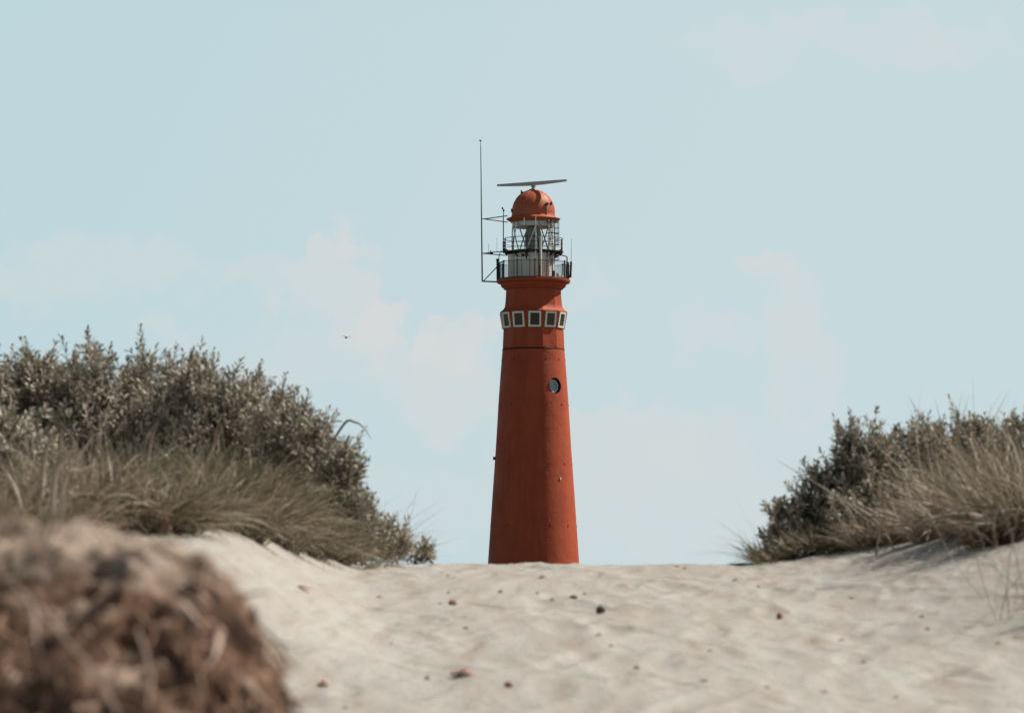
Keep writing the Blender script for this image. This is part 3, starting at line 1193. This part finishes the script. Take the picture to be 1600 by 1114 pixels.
def tussock(x, y, label, n=420, length=(.35, .75), spread=.55, lean=(0, 0), rad=.10, tone=.45, tsd=.30, seed=0, width=(.0018, .0042), droop=.9,
            name='grass_tussock', cat='grass tussock', group='marram grass tussocks on the dunes', mat='blade', z=None, drift=None):
    """a tuft of long arching blades from one foot"""
    g = np.random.default_rng(900 + seed)
    bz = gz(x, y) - .01 if z is None else z
    root_ = np.array([x, y, bz])
    r0 = rad * np.sqrt(g.uniform(0, 1, n))
    an = g.uniform(0, 6.28, n)
    B = np.stack([x + r0 * np.cos(an), y + r0 * np.sin(an), np.zeros(n)], 1)
    B[:, 2] = [gz(p[0], p[1]) - .01 if z is None else z for p in B]
    Ln = g.uniform(*length, n)
    out = np.stack([np.cos(an), np.sin(an), np.zeros(n)], 1)
    h = out * (g.uniform(.1, 1, n) * spread)[:, None] + g.normal(0, .52, (n, 3)) * [1, 1, 0] + np.array([lean[0], lean[1], 0])
    D = unit(h + np.array([0, 0, 1.0]))
    S = 7
    pts = [B]
    p, d = B.copy(), D.copy()
    hd = unit(h + 1e-6)
    dr = g.uniform(.3, 1.0, n) * droop
    cvec = g.normal(0, .15, (n, 3))
    for i in range(S):
        p = p + d * (Ln / S)[:, None]
        pts.append(p)
        d = unit(d + hd * (dr * .16)[:, None] + np.array([0, 0, -1]) * (dr * .02 * (i + 1) * 1.5)[:, None] + cvec)
    pts = np.stack(pts, 1)
    # keep tips above ground
    wv = unit(np.cross(D, g.normal(0, 1, (n, 3))))
    w0 = g.uniform(*width, n)
    prof = np.array([.8, 1, 1, .95, .85, .7, .45, .08])
    Lf = pts + wv[:, None, :] * (w0[:, None] * prof[None])[..., None]
    Rt = pts - wv[:, None, :] * (w0[:, None] * prof[None])[..., None]
    V = np.stack([Lf, Rt], 2).reshape(-1, 3)
    b0 = (np.arange(n) * (S + 1) * 2)[:, None]
    F = np.concatenate([b0 + np.array([[2 * i, 2 * i + 1, 2 * i + 3, 2 * i + 2]]) for i in range(S)], 0)
    tn = np.repeat(np.clip(g.normal(tone, tsd, n), 0, 1), (S + 1) * 2)
    o = link_mesh(name, V, F, M[mat], None, tuple(root_), attr=tn)
    return tag(o, label, cat, group)


def WX(px, d):
    return (px - 800) * d / FPX


# left thicket (photo x, half width, top, distance)
shrub(-40, 110, 560, 18.2, 'grey-green thorny shrub cut off by the left edge, behind pale grass', seed=1)
shrub(45, 100, 556, 18.6, 'second thorny shrub from the left edge, with two tufted tips', seed=2, n=230)
shrub(140, 95, 552, 18.3, 'tallest thorny shrub of the left thicket, with a lone spike on top', seed=3, n=240)
shrub(230, 95, 550, 18.8, 'thorny shrub left of the middle of the left thicket, even-topped', seed=4, n=230)
shrub(315, 98, 548, 18.2, 'thorny shrub right of the even-topped one, with upright spikes', seed=5, n=240)
shrub(395, 92, 582, 18.6, 'thorny shrub where the left thicket starts to slope down', seed=6, n=220)
shrub(460, 82, 622, 18.0, 'broad thorny shrub on the right shoulder of the left thicket', seed=7, n=240)
shrub(508, 72, 690, 17.8, 'thorny shrub with outward twigs below the drooping reed blade', seed=8, n=210, lean=.06)
shrub(550, 58, 772, 17.8, 'low thorny shrub leaning right on the left slope', seed=9, n=150, lean=.08)
shrub(592, 64, 828, 18.1, 'lowest thorny shrub spreading along the sand crest at left', seed=10, n=85, lean=.12, spike=1.1)
shrub(652, 30, 850, 18.4, 'tiny thorny sprig alone on the sand crest left of the tower', seed=11, n=16, lean=.02)
shrub(5, 95, 650, 16.2, 'low thorny shrub at the left edge, in front of the taller ones', seed=12, n=150)
# right thicket
shrub(1232, 54, 790, 17.9, 'small thorny shrub at the left tip of the right thicket', seed=21, n=75, lean=-.05)
shrub(1300, 64, 722, 18.0, 'middling thorny shrub climbing the left flank of the right thicket', seed=22, n=125, lean=-.03)
shrub(1350, 66, 668, 18.0, 'thorny shrub forming the left shoulder of the right thicket', seed=23, n=200)
shrub(1430, 78, 662, 18.2, 'thorny shrub in the middle of the right thicket behind straw blades', seed=24, n=190)
shrub(1515, 82, 660, 18.3, 'thorny shrub with single budded tips near the right edge', seed=25, n=180, spike=1.15)
shrub(1605, 85, 655, 18.0, 'thorny shrub cut off by the right edge', seed=26, n=170)

shrub(1352, 70, 758, 17.6, 'low dark leafy shrub in front of the left shoulder of the right thicket', seed=27, n=110, lean=-.04)
shrub(1435, 62, 752, 17.7, 'low leafy shrub half hidden by straw blades on the right bank', seed=28, n=150)

# marram tussocks, left bank
LG = [(-30, 12.4, .0, .42, .45, 'brownish grass tussock cut off by the left edge'),
      (40, 12.0, .15, .42, .50, 'brownish grass tussock above the pale end of the brown bank'),
      (95, 12.8, .1, .50, .62, 'tall straw-coloured grass tussock with thick pale blades at left'),
      (150, 13.4, .3, .44, .45, 'low grass tussock right of the tall straw tussock'),
      (205, 14.6, .3, .48, .18, 'dark olive grass tussock under the left thicket'),
      (235, 12.9, .5, .42, .42, 'brown-olive grass tussock above the top of the brown bank'),
      (290, 14.2, .4, .40, .30, 'olive grass tussock sweeping right beneath the thorny shrubs'),
      (345, 14.6, .5, .46, .38, 'grass tussock at the top of the bright sand slope'),
      (370, 15.8, .6, .62, .16, 'dark green grass tussock behind the sweeping grasses'),
      (405, 15.6, .6, .44, .42, 'combed-over grass tussock lying along the sand slope'),
      (450, 16.6, .5, .46, .26, 'olive grass tussock at the foot of the right shoulder shrub'),
      (490, 17.1, .7, .38, .42, 'rightmost combed-over grass tussock of the left bank')]
for i, (px, d, ln, L_, tn, lb) in enumerate(LG):
    tussock(WX(px, d), d, lb, n=760, length=(L_ * .40, L_ * 1.0), lean=(ln, -.1), rad=.19, tone=tn, seed=i, droop=1.3, spread=.8)
# far wisps fanning out past the shrubs
tussock(WX(560, 17.2), 17.2, 'sparse thin grass wisps arching right from the left slope', n=60, length=(.3, .62), lean=(.9, 0), rad=.08, tone=.3, seed=31, width=(.0008, .0014))
tussock(WX(600, 17.4), 17.4, 'hair-thin grass wisps bending over the crest left of the tower', n=40, length=(.25, .50), lean=(1.1, 0), rad=.06, tone=.3, seed=32, width=(.0007, .0012))

# marram tussocks, right bank
RG = [(1222, 17.7, -.9, .22, .18, 'green grass tussock at the left foot of the right thicket'),
      (1270, 17.5, -.8, .27, .20, 'olive grass tussock fanning left before the small shrub'),
      (1325, 17.4, -.6, .25, .12, 'green grass tussock on the lip of the right bank'),
      (1370, 17.2, -.5, .34, .50, 'tussock with long stiff straw blades pointing up left'),
      (1425, 17.0, -.3, .38, .48, 'straw-flecked grass tussock in the middle of the right bank'),
      (1470, 16.5, -.2, .50, .62, 'pale straw grass tussock with upright blades'),
      (1520, 16.0, -.1, .62, .55, 'grey-brown grass tussock above the red-brown roots'),
      (1560, 15.6, -.15, .66, .50, 'dense brown-grey grass tussock near the right edge'),
      (1610, 15.0, -.2, .70, .50, 'tall grass tussock cut off by the right edge'),
      (1500, 17.4, .0, .85, .45, 'tall thin-bladed grass tussock rising behind the others')]
for i, (px, d, ln, L_, tn, lb) in enumerate(RG):
    tussock(WX(px, d), d, lb, n=430, length=(L_ * .38, L_ * .95), lean=(ln, -.1), rad=.15, tone=tn, seed=50 + i, droop=.8, spread=.6)
tussock(WX(1590, 12.0), 12.0, 'few very tall thin grass blades against the sky at right', n=26, length=(.7, 1.0), lean=(-.12, 0), rad=.10, tone=.45, seed=71,
        width=(.0010, .0016), droop=.25, spread=.3)
tussock(WX(1200, 17.2), 17.2, 'hair-thin grass wisps arching left over the crest', n=46, length=(.22, .46), lean=(-1.0, 0), rad=.06, tone=.3, seed=72, width=(.0007, .0012))
tussock(WX(1700, 11.6), 11.6, 'near grass tussock half outside the right edge, shading the sand', n=160, length=(.15, .38), lean=(-.2, .1), rad=.12, tone=.5, seed=74)
tussock(WX(1570, 15.0), 15.0, 'low red-brown tuft of dead grass at the edge of the right bank', n=800, length=(.06, .22), lean=(-.2, -.3), rad=.17, tone=.16, seed=73,
        mat='dry', droop=1.2, spread=.9, width=(.0018, .003))

# thick reed blades
def reed(points, label, w0=.008, tone=.7, seed=0):
    pts = [Vector(p) for p in points]
    V, F = [], []
    n = len(pts)
    for i, p in enumerate(pts):
        d = (pts[min(i + 1, n - 1)] - pts[max(i - 1, 0)]).normalized()
        s = d.cross(Vector((.25, 1, .1))).normalized()
        w_ = w0 * (1 - (i / (n - 1)) ** 2.5 * .9) * .5
        f = d.cross(s)
        V += [p + s * w_, p + f * w_ * .35, p - s * w_, p - f * w_ * .2]
    for i in range(n - 1):
        for k in range(4):
            l = (k + 1) % 4
            F.append((4 * i + k, 4 * i + l, 4 * i + 4 + l, 4 * i + 4 + k))
    o = link_mesh('dry_reed', V, F, M['blade'], None, tuple(pts[0]), attr=[tone] * len(V), smooth=True)
    return tag(o, label, 'reed', 'single thick dry reed blades')


def bez(pts, n=14):
    """smooth line through control points (Catmull-Rom)"""
    P_ = [Vector(p) for p in pts]
    P_ = [P_[0] * 2 - P_[1]] + P_ + [P_[-1] * 2 - P_[-2]]
    out = []
    for i in range(1, len(P_) - 2):
        for j in range(n):
            t_ = j / n
            a, b2, c_, d_ = P_[i - 1], P_[i], P_[i + 1], P_[i + 2]
            out.append(.5 * ((2 * b2) + (-a + c_) * t_ + (2 * a - 5 * b2 + 4 * c_ - d_) * t_ ** 2 + (-a + 3 * b2 - 3 * c_ + d_) * t_ ** 3))
    out.append(P_[-2])
    return out


def rp(lst, d):
    """reed path at distance d; its foot goes down to the ground"""
    p = [sight(x, y) * d for x, y in lst]
    p[0].z = gz(p[0].x, p[0].y) - .01
    return bez(p, 8)


reed(rp([(500, 800), (512, 720), (538, 662), (556, 660), (568, 668), (580, 686)], 18.5), 'dry reed blade drooping over against the sky beside the left thicket', .016, .45)
reed(rp([(62, 800), (66, 740), (76, 690), (94, 664)], 12.2), 'pale reed blade arching right at left, before the dark shrubs', .020, .75)
reed(rp([(92, 800), (94, 720), (96, 664)], 12.4), 'straight upright reed blade beside the arching pale one', .014, .65)
reed(rp([(222, 810), (228, 740), (236, 690), (248, 654)], 12.8), 'leaning pale reed blade in the middle of the left thicket', .014, .75)
reed(rp([(85, 800), (100, 755), (128, 735), (152, 726)], 11.4), 'broad whitish reed blade bent right over the brown bank', .018, .9)
reed(rp([(78, 800), (84, 760), (100, 715), (124, 700)], 11.2), 'widest whitish reed blade of the straw tussock', .022, .85)
reed(rp([(92, 805), (100, 785), (118, 773), (144, 770)], 11.0), 'lowest whitish reed blade curling just above the brown bank', .013, .85)
reed(rp([(1385, 850), (1340, 800), (1275, 755), (1212, 718)], 17.2), 'long stiff reed blade pointing up left out of the right thicket', .010, .35)
reed(rp([(1368, 840), (1378, 820), (1392, 795)], 16.6), 'short bright reed stub leaning right on the right bank', .014, .9)
reed(rp([(1480, 850), (1466, 790), (1452, 720), (1448, 690)], 16.2), 'upright whitish reed blade in the right grasses', .011, .85)
reed(rp([(1400, 845), (1370, 815), (1335, 790), (1300, 778)], 16.6), 'pale reed blade lying out left over the green grass', .010, .75)

# ------------------------------------------------------------------ brown bank in the left foreground
m, t, b = principled('root_bank_soil', (0.2, 0.13, 0.09), 0.95, 0, 0.1)
pos = nd(t, 'ShaderNodeTexCoord').outputs['Object']
c = mix(t, ramp(t, noise(t, 14, 5, .6, pos), .40, .62), (0.050, 0.030, 0.022), (0.22, 0.135, 0.095))
ns = nd(t, 'ShaderNodeSeparateXYZ')
t.links.new(nd(t, 'ShaderNodeNewGeometry').outputs['Normal'], ns.inputs[0])
settled = mth(t, 'ADD', ns.outputs[2], mth(t, 'MULTIPLY', noise(t, 7, 4, .6, pos), 1.6))
c = mix(t, ramp(t, settled, 1.60, 1.90), c, (0.42, 0.32, 0.25))
zs = nd(t, 'ShaderNodeSeparateXYZ')
t.links.new(pos, zs.inputs[0])
cap = mth(t, 'ADD', zs.outputs[2], mth(t, 'MULTIPLY', noise(t, 16, 4, .6, pos), .22))
c = mix(t, ramp(t, cap, .60, .67), c, (0.47, 0.38, 0.31))
t.links.new(c, b.inputs['Base Color'])
bump(t, b, noise(t, 25, 5, .7, pos), 1.0, 0.03)
M['bank'] = m


def in_blobs(p, blobs):
    """inverse distance of points to the bank's surface; 1 on the surface"""
    v = np.zeros(len(p))
    for (c_, s_) in blobs:
        q = (p - np.array(c_)) / np.array(s_)
        v += np.exp(-2.2 * ((q ** 2).sum(1) - 1))
    return v


bk_blobs = [((-.535, 4.2, -.33), (.215, .36, .345)), ((-.80, 4.35, -.31), (.26, .42, .355)), ((-.46, 3.85, -.48), (.14, .24, .24)), ((-1.1, 4.5, -.36), (.34, .45, .36)), ((-.405, 4.2, -.42), (.085, .3, .30))]
BO = (-.62, 4.2, gz(-.62, 4.2))
BK = empty('root_bank', BO, 'brown tangled bank of dry roots and dead heath rising out of focus at bottom left', 'bank')
# surface by shrinking rays from an inner axis
ctr_b = np.array([-.70, 4.25, -.55])
NU, NV = 180, 90
aa = np.linspace(0, 2 * np.pi, NU, endpoint=False)
ee = np.linspace(-.25, np.pi / 2, NV)
A2, E2 = np.meshgrid(aa, ee)
dv = np.stack([np.cos(A2) * np.cos(E2), np.sin(A2) * np.cos(E2), np.sin(E2)], -1).reshape(-1, 3)
lo = np.zeros(len(dv))
hi = np.full(len(dv), 1.4)
for _ in range(22):
    md = (lo + hi) / 2
    ins = in_blobs(ctr_b + dv * md[:, None], bk_blobs) > 1
    lo = np.where(ins, md, lo)
    hi = np.where(ins, hi, md)
sp_ = ctr_b + dv * lo[:, None]
nzv = waves(sp_[:, 0] + sp_[:, 2] * .7, sp_[:, 1] - sp_[:, 2] * .8, .13, 14, 77) * .010 + waves(sp_[:, 0] - sp_[:, 2], sp_[:, 1] + sp_[:, 2], .045, 14, 78) * .009
sp_ = ctr_b + dv * (lo + nzv * (1 - .55 * dv[:, 2].clip(0, 1)) + .030 * dv[:, 2].clip(0, 1))[:, None]
for (hx_, hy_, hr, hd_) in ((110, 925, .050, .075), (268, 912, .020, .05), (200, 1010, .030, .045), (360, 995, .014, .03), (330, 1090, .025, .04), (60, 1000, .022, .04), (235, 960, .012, .03), (170, 880, .012, .02)):
    h3 = sight(hx_, hy_) * 3.95
    wgt = np.exp(-((sp_[:, 0] - h3.x) ** 2 + (sp_[:, 2] - h3.z) ** 2) / hr ** 2) * (sp_[:, 1] < 4.25)
    sp_[:, 1] += hd_ * .9 * wgt
    sp_[:, 2] -= hd_ * .25 * wgt
ii = np.arange(NU * NV).reshape(NV, NU)
F = np.stack([ii[:-1], np.roll(ii[:-1], -1, 1), np.roll(ii[1:], -1, 1), ii[1:]], -1).reshape(-1, 4)
link_mesh('soil', sp_, F, M['bank'], BK, BO, smooth=True)


ROOTS = []


def fibres(name, n, length, width, mat, tone, seed, zone, lift=.25, grav=.6, flow=(.5, -.1, -.5)):
    g = np.random.default_rng(seed)
    pick = g.choice(np.nonzero(zone(sp_))[0], n)
    p = sp_[pick] + g.normal(0, .006, (n, 3))
    out = unit(p - ctr_b)
    Ln = g.uniform(*length, n)
    d = unit(out * lift + np.array(flow) + g.normal(0, .45, (n, 3)))
    S = 5
    pts = [p]
    cv = g.normal(0, .16, (n, 3))
    for i in range(S):
        p = p + d * (Ln / S)[:, None]
        pts.append(p)
        d = unit(d + cv + np.array([0, 0, -.12 * grav]))
    pts = np.stack(pts, 1)
    wv = unit(np.cross(d, g.normal(0, 1, (n, 3))))
    w0 = g.uniform(*width, n)
    pr = np.array([1, 1, .9, .75, .5, .12])
    V = np.stack([pts + wv[:, None] * (w0[:, None] * pr)[..., None], pts - wv[:, None] * (w0[:, None] * pr)[..., None]], 2).reshape(-1, 3)
    b0 = (np.arange(n) * (S + 1) * 2)[:, None]
    F = np.concatenate([b0 + np.array([[2 * i, 2 * i + 1, 2 * i + 3, 2 * i + 2]]) for i in range(S)], 0)
    tn = np.repeat(np.clip(g.normal(tone, .42, n), 0, 1), (S + 1) * 2)
    if name == 'dry_roots':
        ROOTS.append((V, F, tn))
        return None
    return link_mesh(name, V, F, M[mat], BK, BO, attr=tn)


fibres('dry_roots', 4600, (.03, .09), (.0014, .0042), 'dry', .46, 5, lambda s: (s[:, 0] > -1.3) & (s[:, 2] < -.03), lift=.0, flow=(.28, -.25, -.85))
fibres('dry_roots', 500, (.02, .06), (.0008, .0018), 'dry', .55, 15, lambda s: (s[:, 0] > -.9) & (s[:, 2] >= -.03), grav=.3)
fibres('dry_roots', 420, (.05, .13), (.0022, .0044), 'dry', 1.0, 6, lambda s: s[:, 2] < .02, lift=.15, flow=(.2, -.2, -.6))
RV, RF, RT, ro = [], [], [], 0
for v, f, tn in ROOTS:
    RV.append(v)
    RF.append(f + ro)
    RT.append(tn)
    ro += len(v)
link_mesh('dry_roots', np.concatenate(RV), np.concatenate(RF), M['dry'], BK, BO, attr=np.concatenate(RT))
fibres('moss_cushion', 1500, (.012, .035), (.0012, .0024), 'blade', .40, 8, lambda s: (s[:, 0] < -.56) & (s[:, 2] > -.16), lift=1.0, grav=.1, flow=(.0, -.1, .4))


def stalk(lst, d, label, r=.006):
    p = [sight(x, y) * dd for (x, y), dd in zip(lst, d)]
    pts = bez(p, 8)
    mb = MB()
    n = len(pts)
    mb.tube(pts, [r * (1 - .5 * i / n) for i in range(n)], n=6)
    o = mb.build('dead_stalk', M['stalk'], BK, BO, smooth=True)
    o['label'] = label


m, t, b = principled('dead_stalk', (0.40, 0.31, 0.25), 0.8)
t.links.new(mix(t, ramp(t, noise(t, 30, 4), .4, .6), (0.34, 0.25, 0.20), (0.20, 0.13, 0.10)), b.inputs['Base Color'])
M['stalk'] = m
stalk([(20, 915), (50, 950), (56, 1000), (72, 1060)], [3.72, 3.66, 3.62, 3.62], 'bent pale stalk', .0045)
stalk([(60, 950), (100, 1000), (150, 1055), (190, 1130)], [3.66, 3.62, 3.62, 3.6], 'long slanting pale stalk', .004)
stalk([(215, 985), (235, 1050), (232, 1110)], [3.75, 3.68, 3.62], 'short grey stalk', .003)

# ------------------------------------------------------------------ bits lying on the sand
m, t, b = principled('driftwood_bit', (0.06, 0.035, 0.025), 0.8)
t.links.new(mix(t, ramp(t, noise(t, 60, 3), .4, .6), (0.05, 0.030, 0.024), (0.12, 0.070, 0.050)), b.inputs['Base Color'])
M['bit'] = m
m, t, b = principled('dry_leaf_brown', (0.25, 0.10, 0.05), 0.7)
t.links.new(mix(t, ramp(t, noise(t, 50, 3), .4, .6), (0.21, 0.10, 0.065), (0.34, 0.20, 0.145)), b.inputs['Base Color'])
M['dleaf'] = m


def pebble(px, py, w_px, h_px, mat, name, label, cat, group=None, seed=0):
    g = np.random.default_rng(4000 + seed)
    x, y = on_ground(px, py)
    k = y / FPX
    a, c_ = w_px * k * .5, h_px * k * .55
    dpt = a * g.uniform(.8, 1.4)
    V, F = [], []
    nu, nv = 14, 8
    ph = g.uniform(0, 6.28, 4)
    for j in range(nv + 1):
        el = -math.pi / 2 + math.pi * j / nv
        for i in range(nu):
            az = 2 * math.pi * i / nu
            q = 1 + .13 * math.sin(2 * az + ph[0]) * math.cos(el) + .10 * math.sin(3 * az + 2 * el + ph[1]) + .06 * math.sin(5 * az + ph[2] + 4 * el)
            V.append((x + a * q * math.cos(az) * math.cos(el), y + dpt * q * math.sin(az) * math.cos(el), c_ * q * math.sin(el)))
    for j in range(nv):
        for i in range(nu):
            k2 = (i + 1) % nu
            F.append((j * nu + i, j * nu + k2, (j + 1) * nu + k2, (j + 1) * nu + i))
    V = np.array(V)
    V[:, 2] += gz(x, y) + c_ * .75
    o = link_mesh(name, V, F, M[mat], None, (x, y, gz(x, y)), smooth=True)
    return tag(o, label, cat, group)


def curled_leaf(px, py, w_px, h_px, name, label, cat, group=None, mat='dleaf', seed=0):
    """a dry curled leaf or strip of bark: a thin shell arched off the sand"""
    g = np.random.default_rng(5000 + seed)
    x, y = on_ground(px, py)
    k = y / FPX
    L_, w_, h_ = w_px * k, w_px * k * .35, h_px * k
    V, F = [], []
    n, mm = 13, 5
    rz = g.uniform(-.35, .35)
    for lay in (0, .0016):
        for i in range(n):
            u = i / (n - 1) * 2 - 1
            for j in range(mm):
                v = j / (mm - 1) * 2 - 1
                wl = w_ * (1 - u * u) ** .5 + .001
                X, Y = u * L_ / 2, v * wl
                Z = h_ * (.35 + .65 * (1 - u * u)) - abs(v) ** 2 * h_ * .75 + lay + .003 * math.sin(5 * u + 1)
                V.append((x + X * math.cos(rz) - Y * math.sin(rz), y + X * math.sin(rz) + Y * math.cos(rz), gz(x, y) + max(Z, .001 + lay)))
    N = n * mm
    for i in range(n - 1):
        for j in range(mm - 1):
            q = (i * mm + j, i * mm + j + 1, (i + 1) * mm + j + 1, (i + 1) * mm + j)
            F.append(tuple(N + e for e in q[::-1]))
            F.append(q)
    for i in range(n - 1):
        for j in (0, mm - 1):
            a_, b2 = i * mm + j, (i + 1) * mm + j
            F.append((a_, b2, N + b2, N + a_))
    o = link_mesh(name, V, F, M[mat], None, (x, y, gz(x, y)), smooth=True)
    return tag(o, label, cat, group)


pebble(938, 958, 15, 11, 'bit', 'driftwood_piece', 'darkest brown lump on the sand, below right of the tower', 'driftwood', seed=1)
curled_leaf(725, 1056, 42, 8, 'bark_strip', 'long rust-brown bark strip lying near the bottom centre', 'bark', seed=2)
pebble(707, 945, 12, 8, 'dleaf', 'driftwood_piece', 'brown lump on the sand below left of the tower', 'driftwood', seed=3)
curled_leaf(470, 920, 40, 4, 'twig', 'thin pale brown twig on the bright sand right of the bank', 'twig', seed=4)
pebble(897, 935, 11, 5, 'dleaf', 'driftwood_piece', 'small brown lump just above the darkest one', 'driftwood', seed=5)
pebble(1218, 967, 11, 10, 'dleaf', 'bark_chip', 'reddish brown chip alone on the sand at right of centre', 'bark', seed=6)
curled_leaf(505, 1073, 18, 9, 'dry_leaf', 'curled orange-brown leaf near the foot of the brown bank', 'leaf', seed=7)
pebble(795, 1074, 15, 9, 'dleaf', 'bark_chip', 'brown chip right of the long bark strip', 'bark', seed=8)
GB = [(728, 982, 12, 9), (848, 903, 13, 6), (840, 927, 8, 6), (863, 938, 7, 6), (688, 943, 8, 6), (782, 926, 9, 6), (913, 928, 8, 6), (701, 927, 8, 5), (700, 900, 8, 6),
      (936, 993, 12, 6), (1110, 1017, 10, 7), (1150, 908, 14, 6), (1185, 917, 9, 5), (1316, 1001, 14, 5), (1331, 935, 10, 5), (1440, 965, 11, 5), (1100, 1064, 16, 8), (995, 1045, 12, 8),
      (1560, 1006, 12, 7), (1350, 1036, 12, 6), (1288, 1082, 16, 6), (1450, 984, 9, 6), (1199, 1075, 12, 7), (593, 934, 12, 5), (612, 1006, 8, 5), (668, 1062, 9, 8), (1057, 885, 14, 4),
      (1070, 880, 7, 4), (540, 1106, 11, 8), (430, 1090, 14, 6), (1400, 1090, 13, 6), (955, 1010, 9, 5)]
for i, (x, y, w_, h_) in enumerate(GB):
    a_ = ('bark_chip', 'small reddish brown chip lying half sunk in the pale sand', 'bark', 'small bark chips strewn on the sand')
    if i % 2:
        curled_leaf(x, y, w_ * .9, h_ * .5, *a_, seed=20 + i)
    else:
        pebble(x, y, w_ * .7, h_ * .34, 'dleaf', *a_, seed=20 + i)
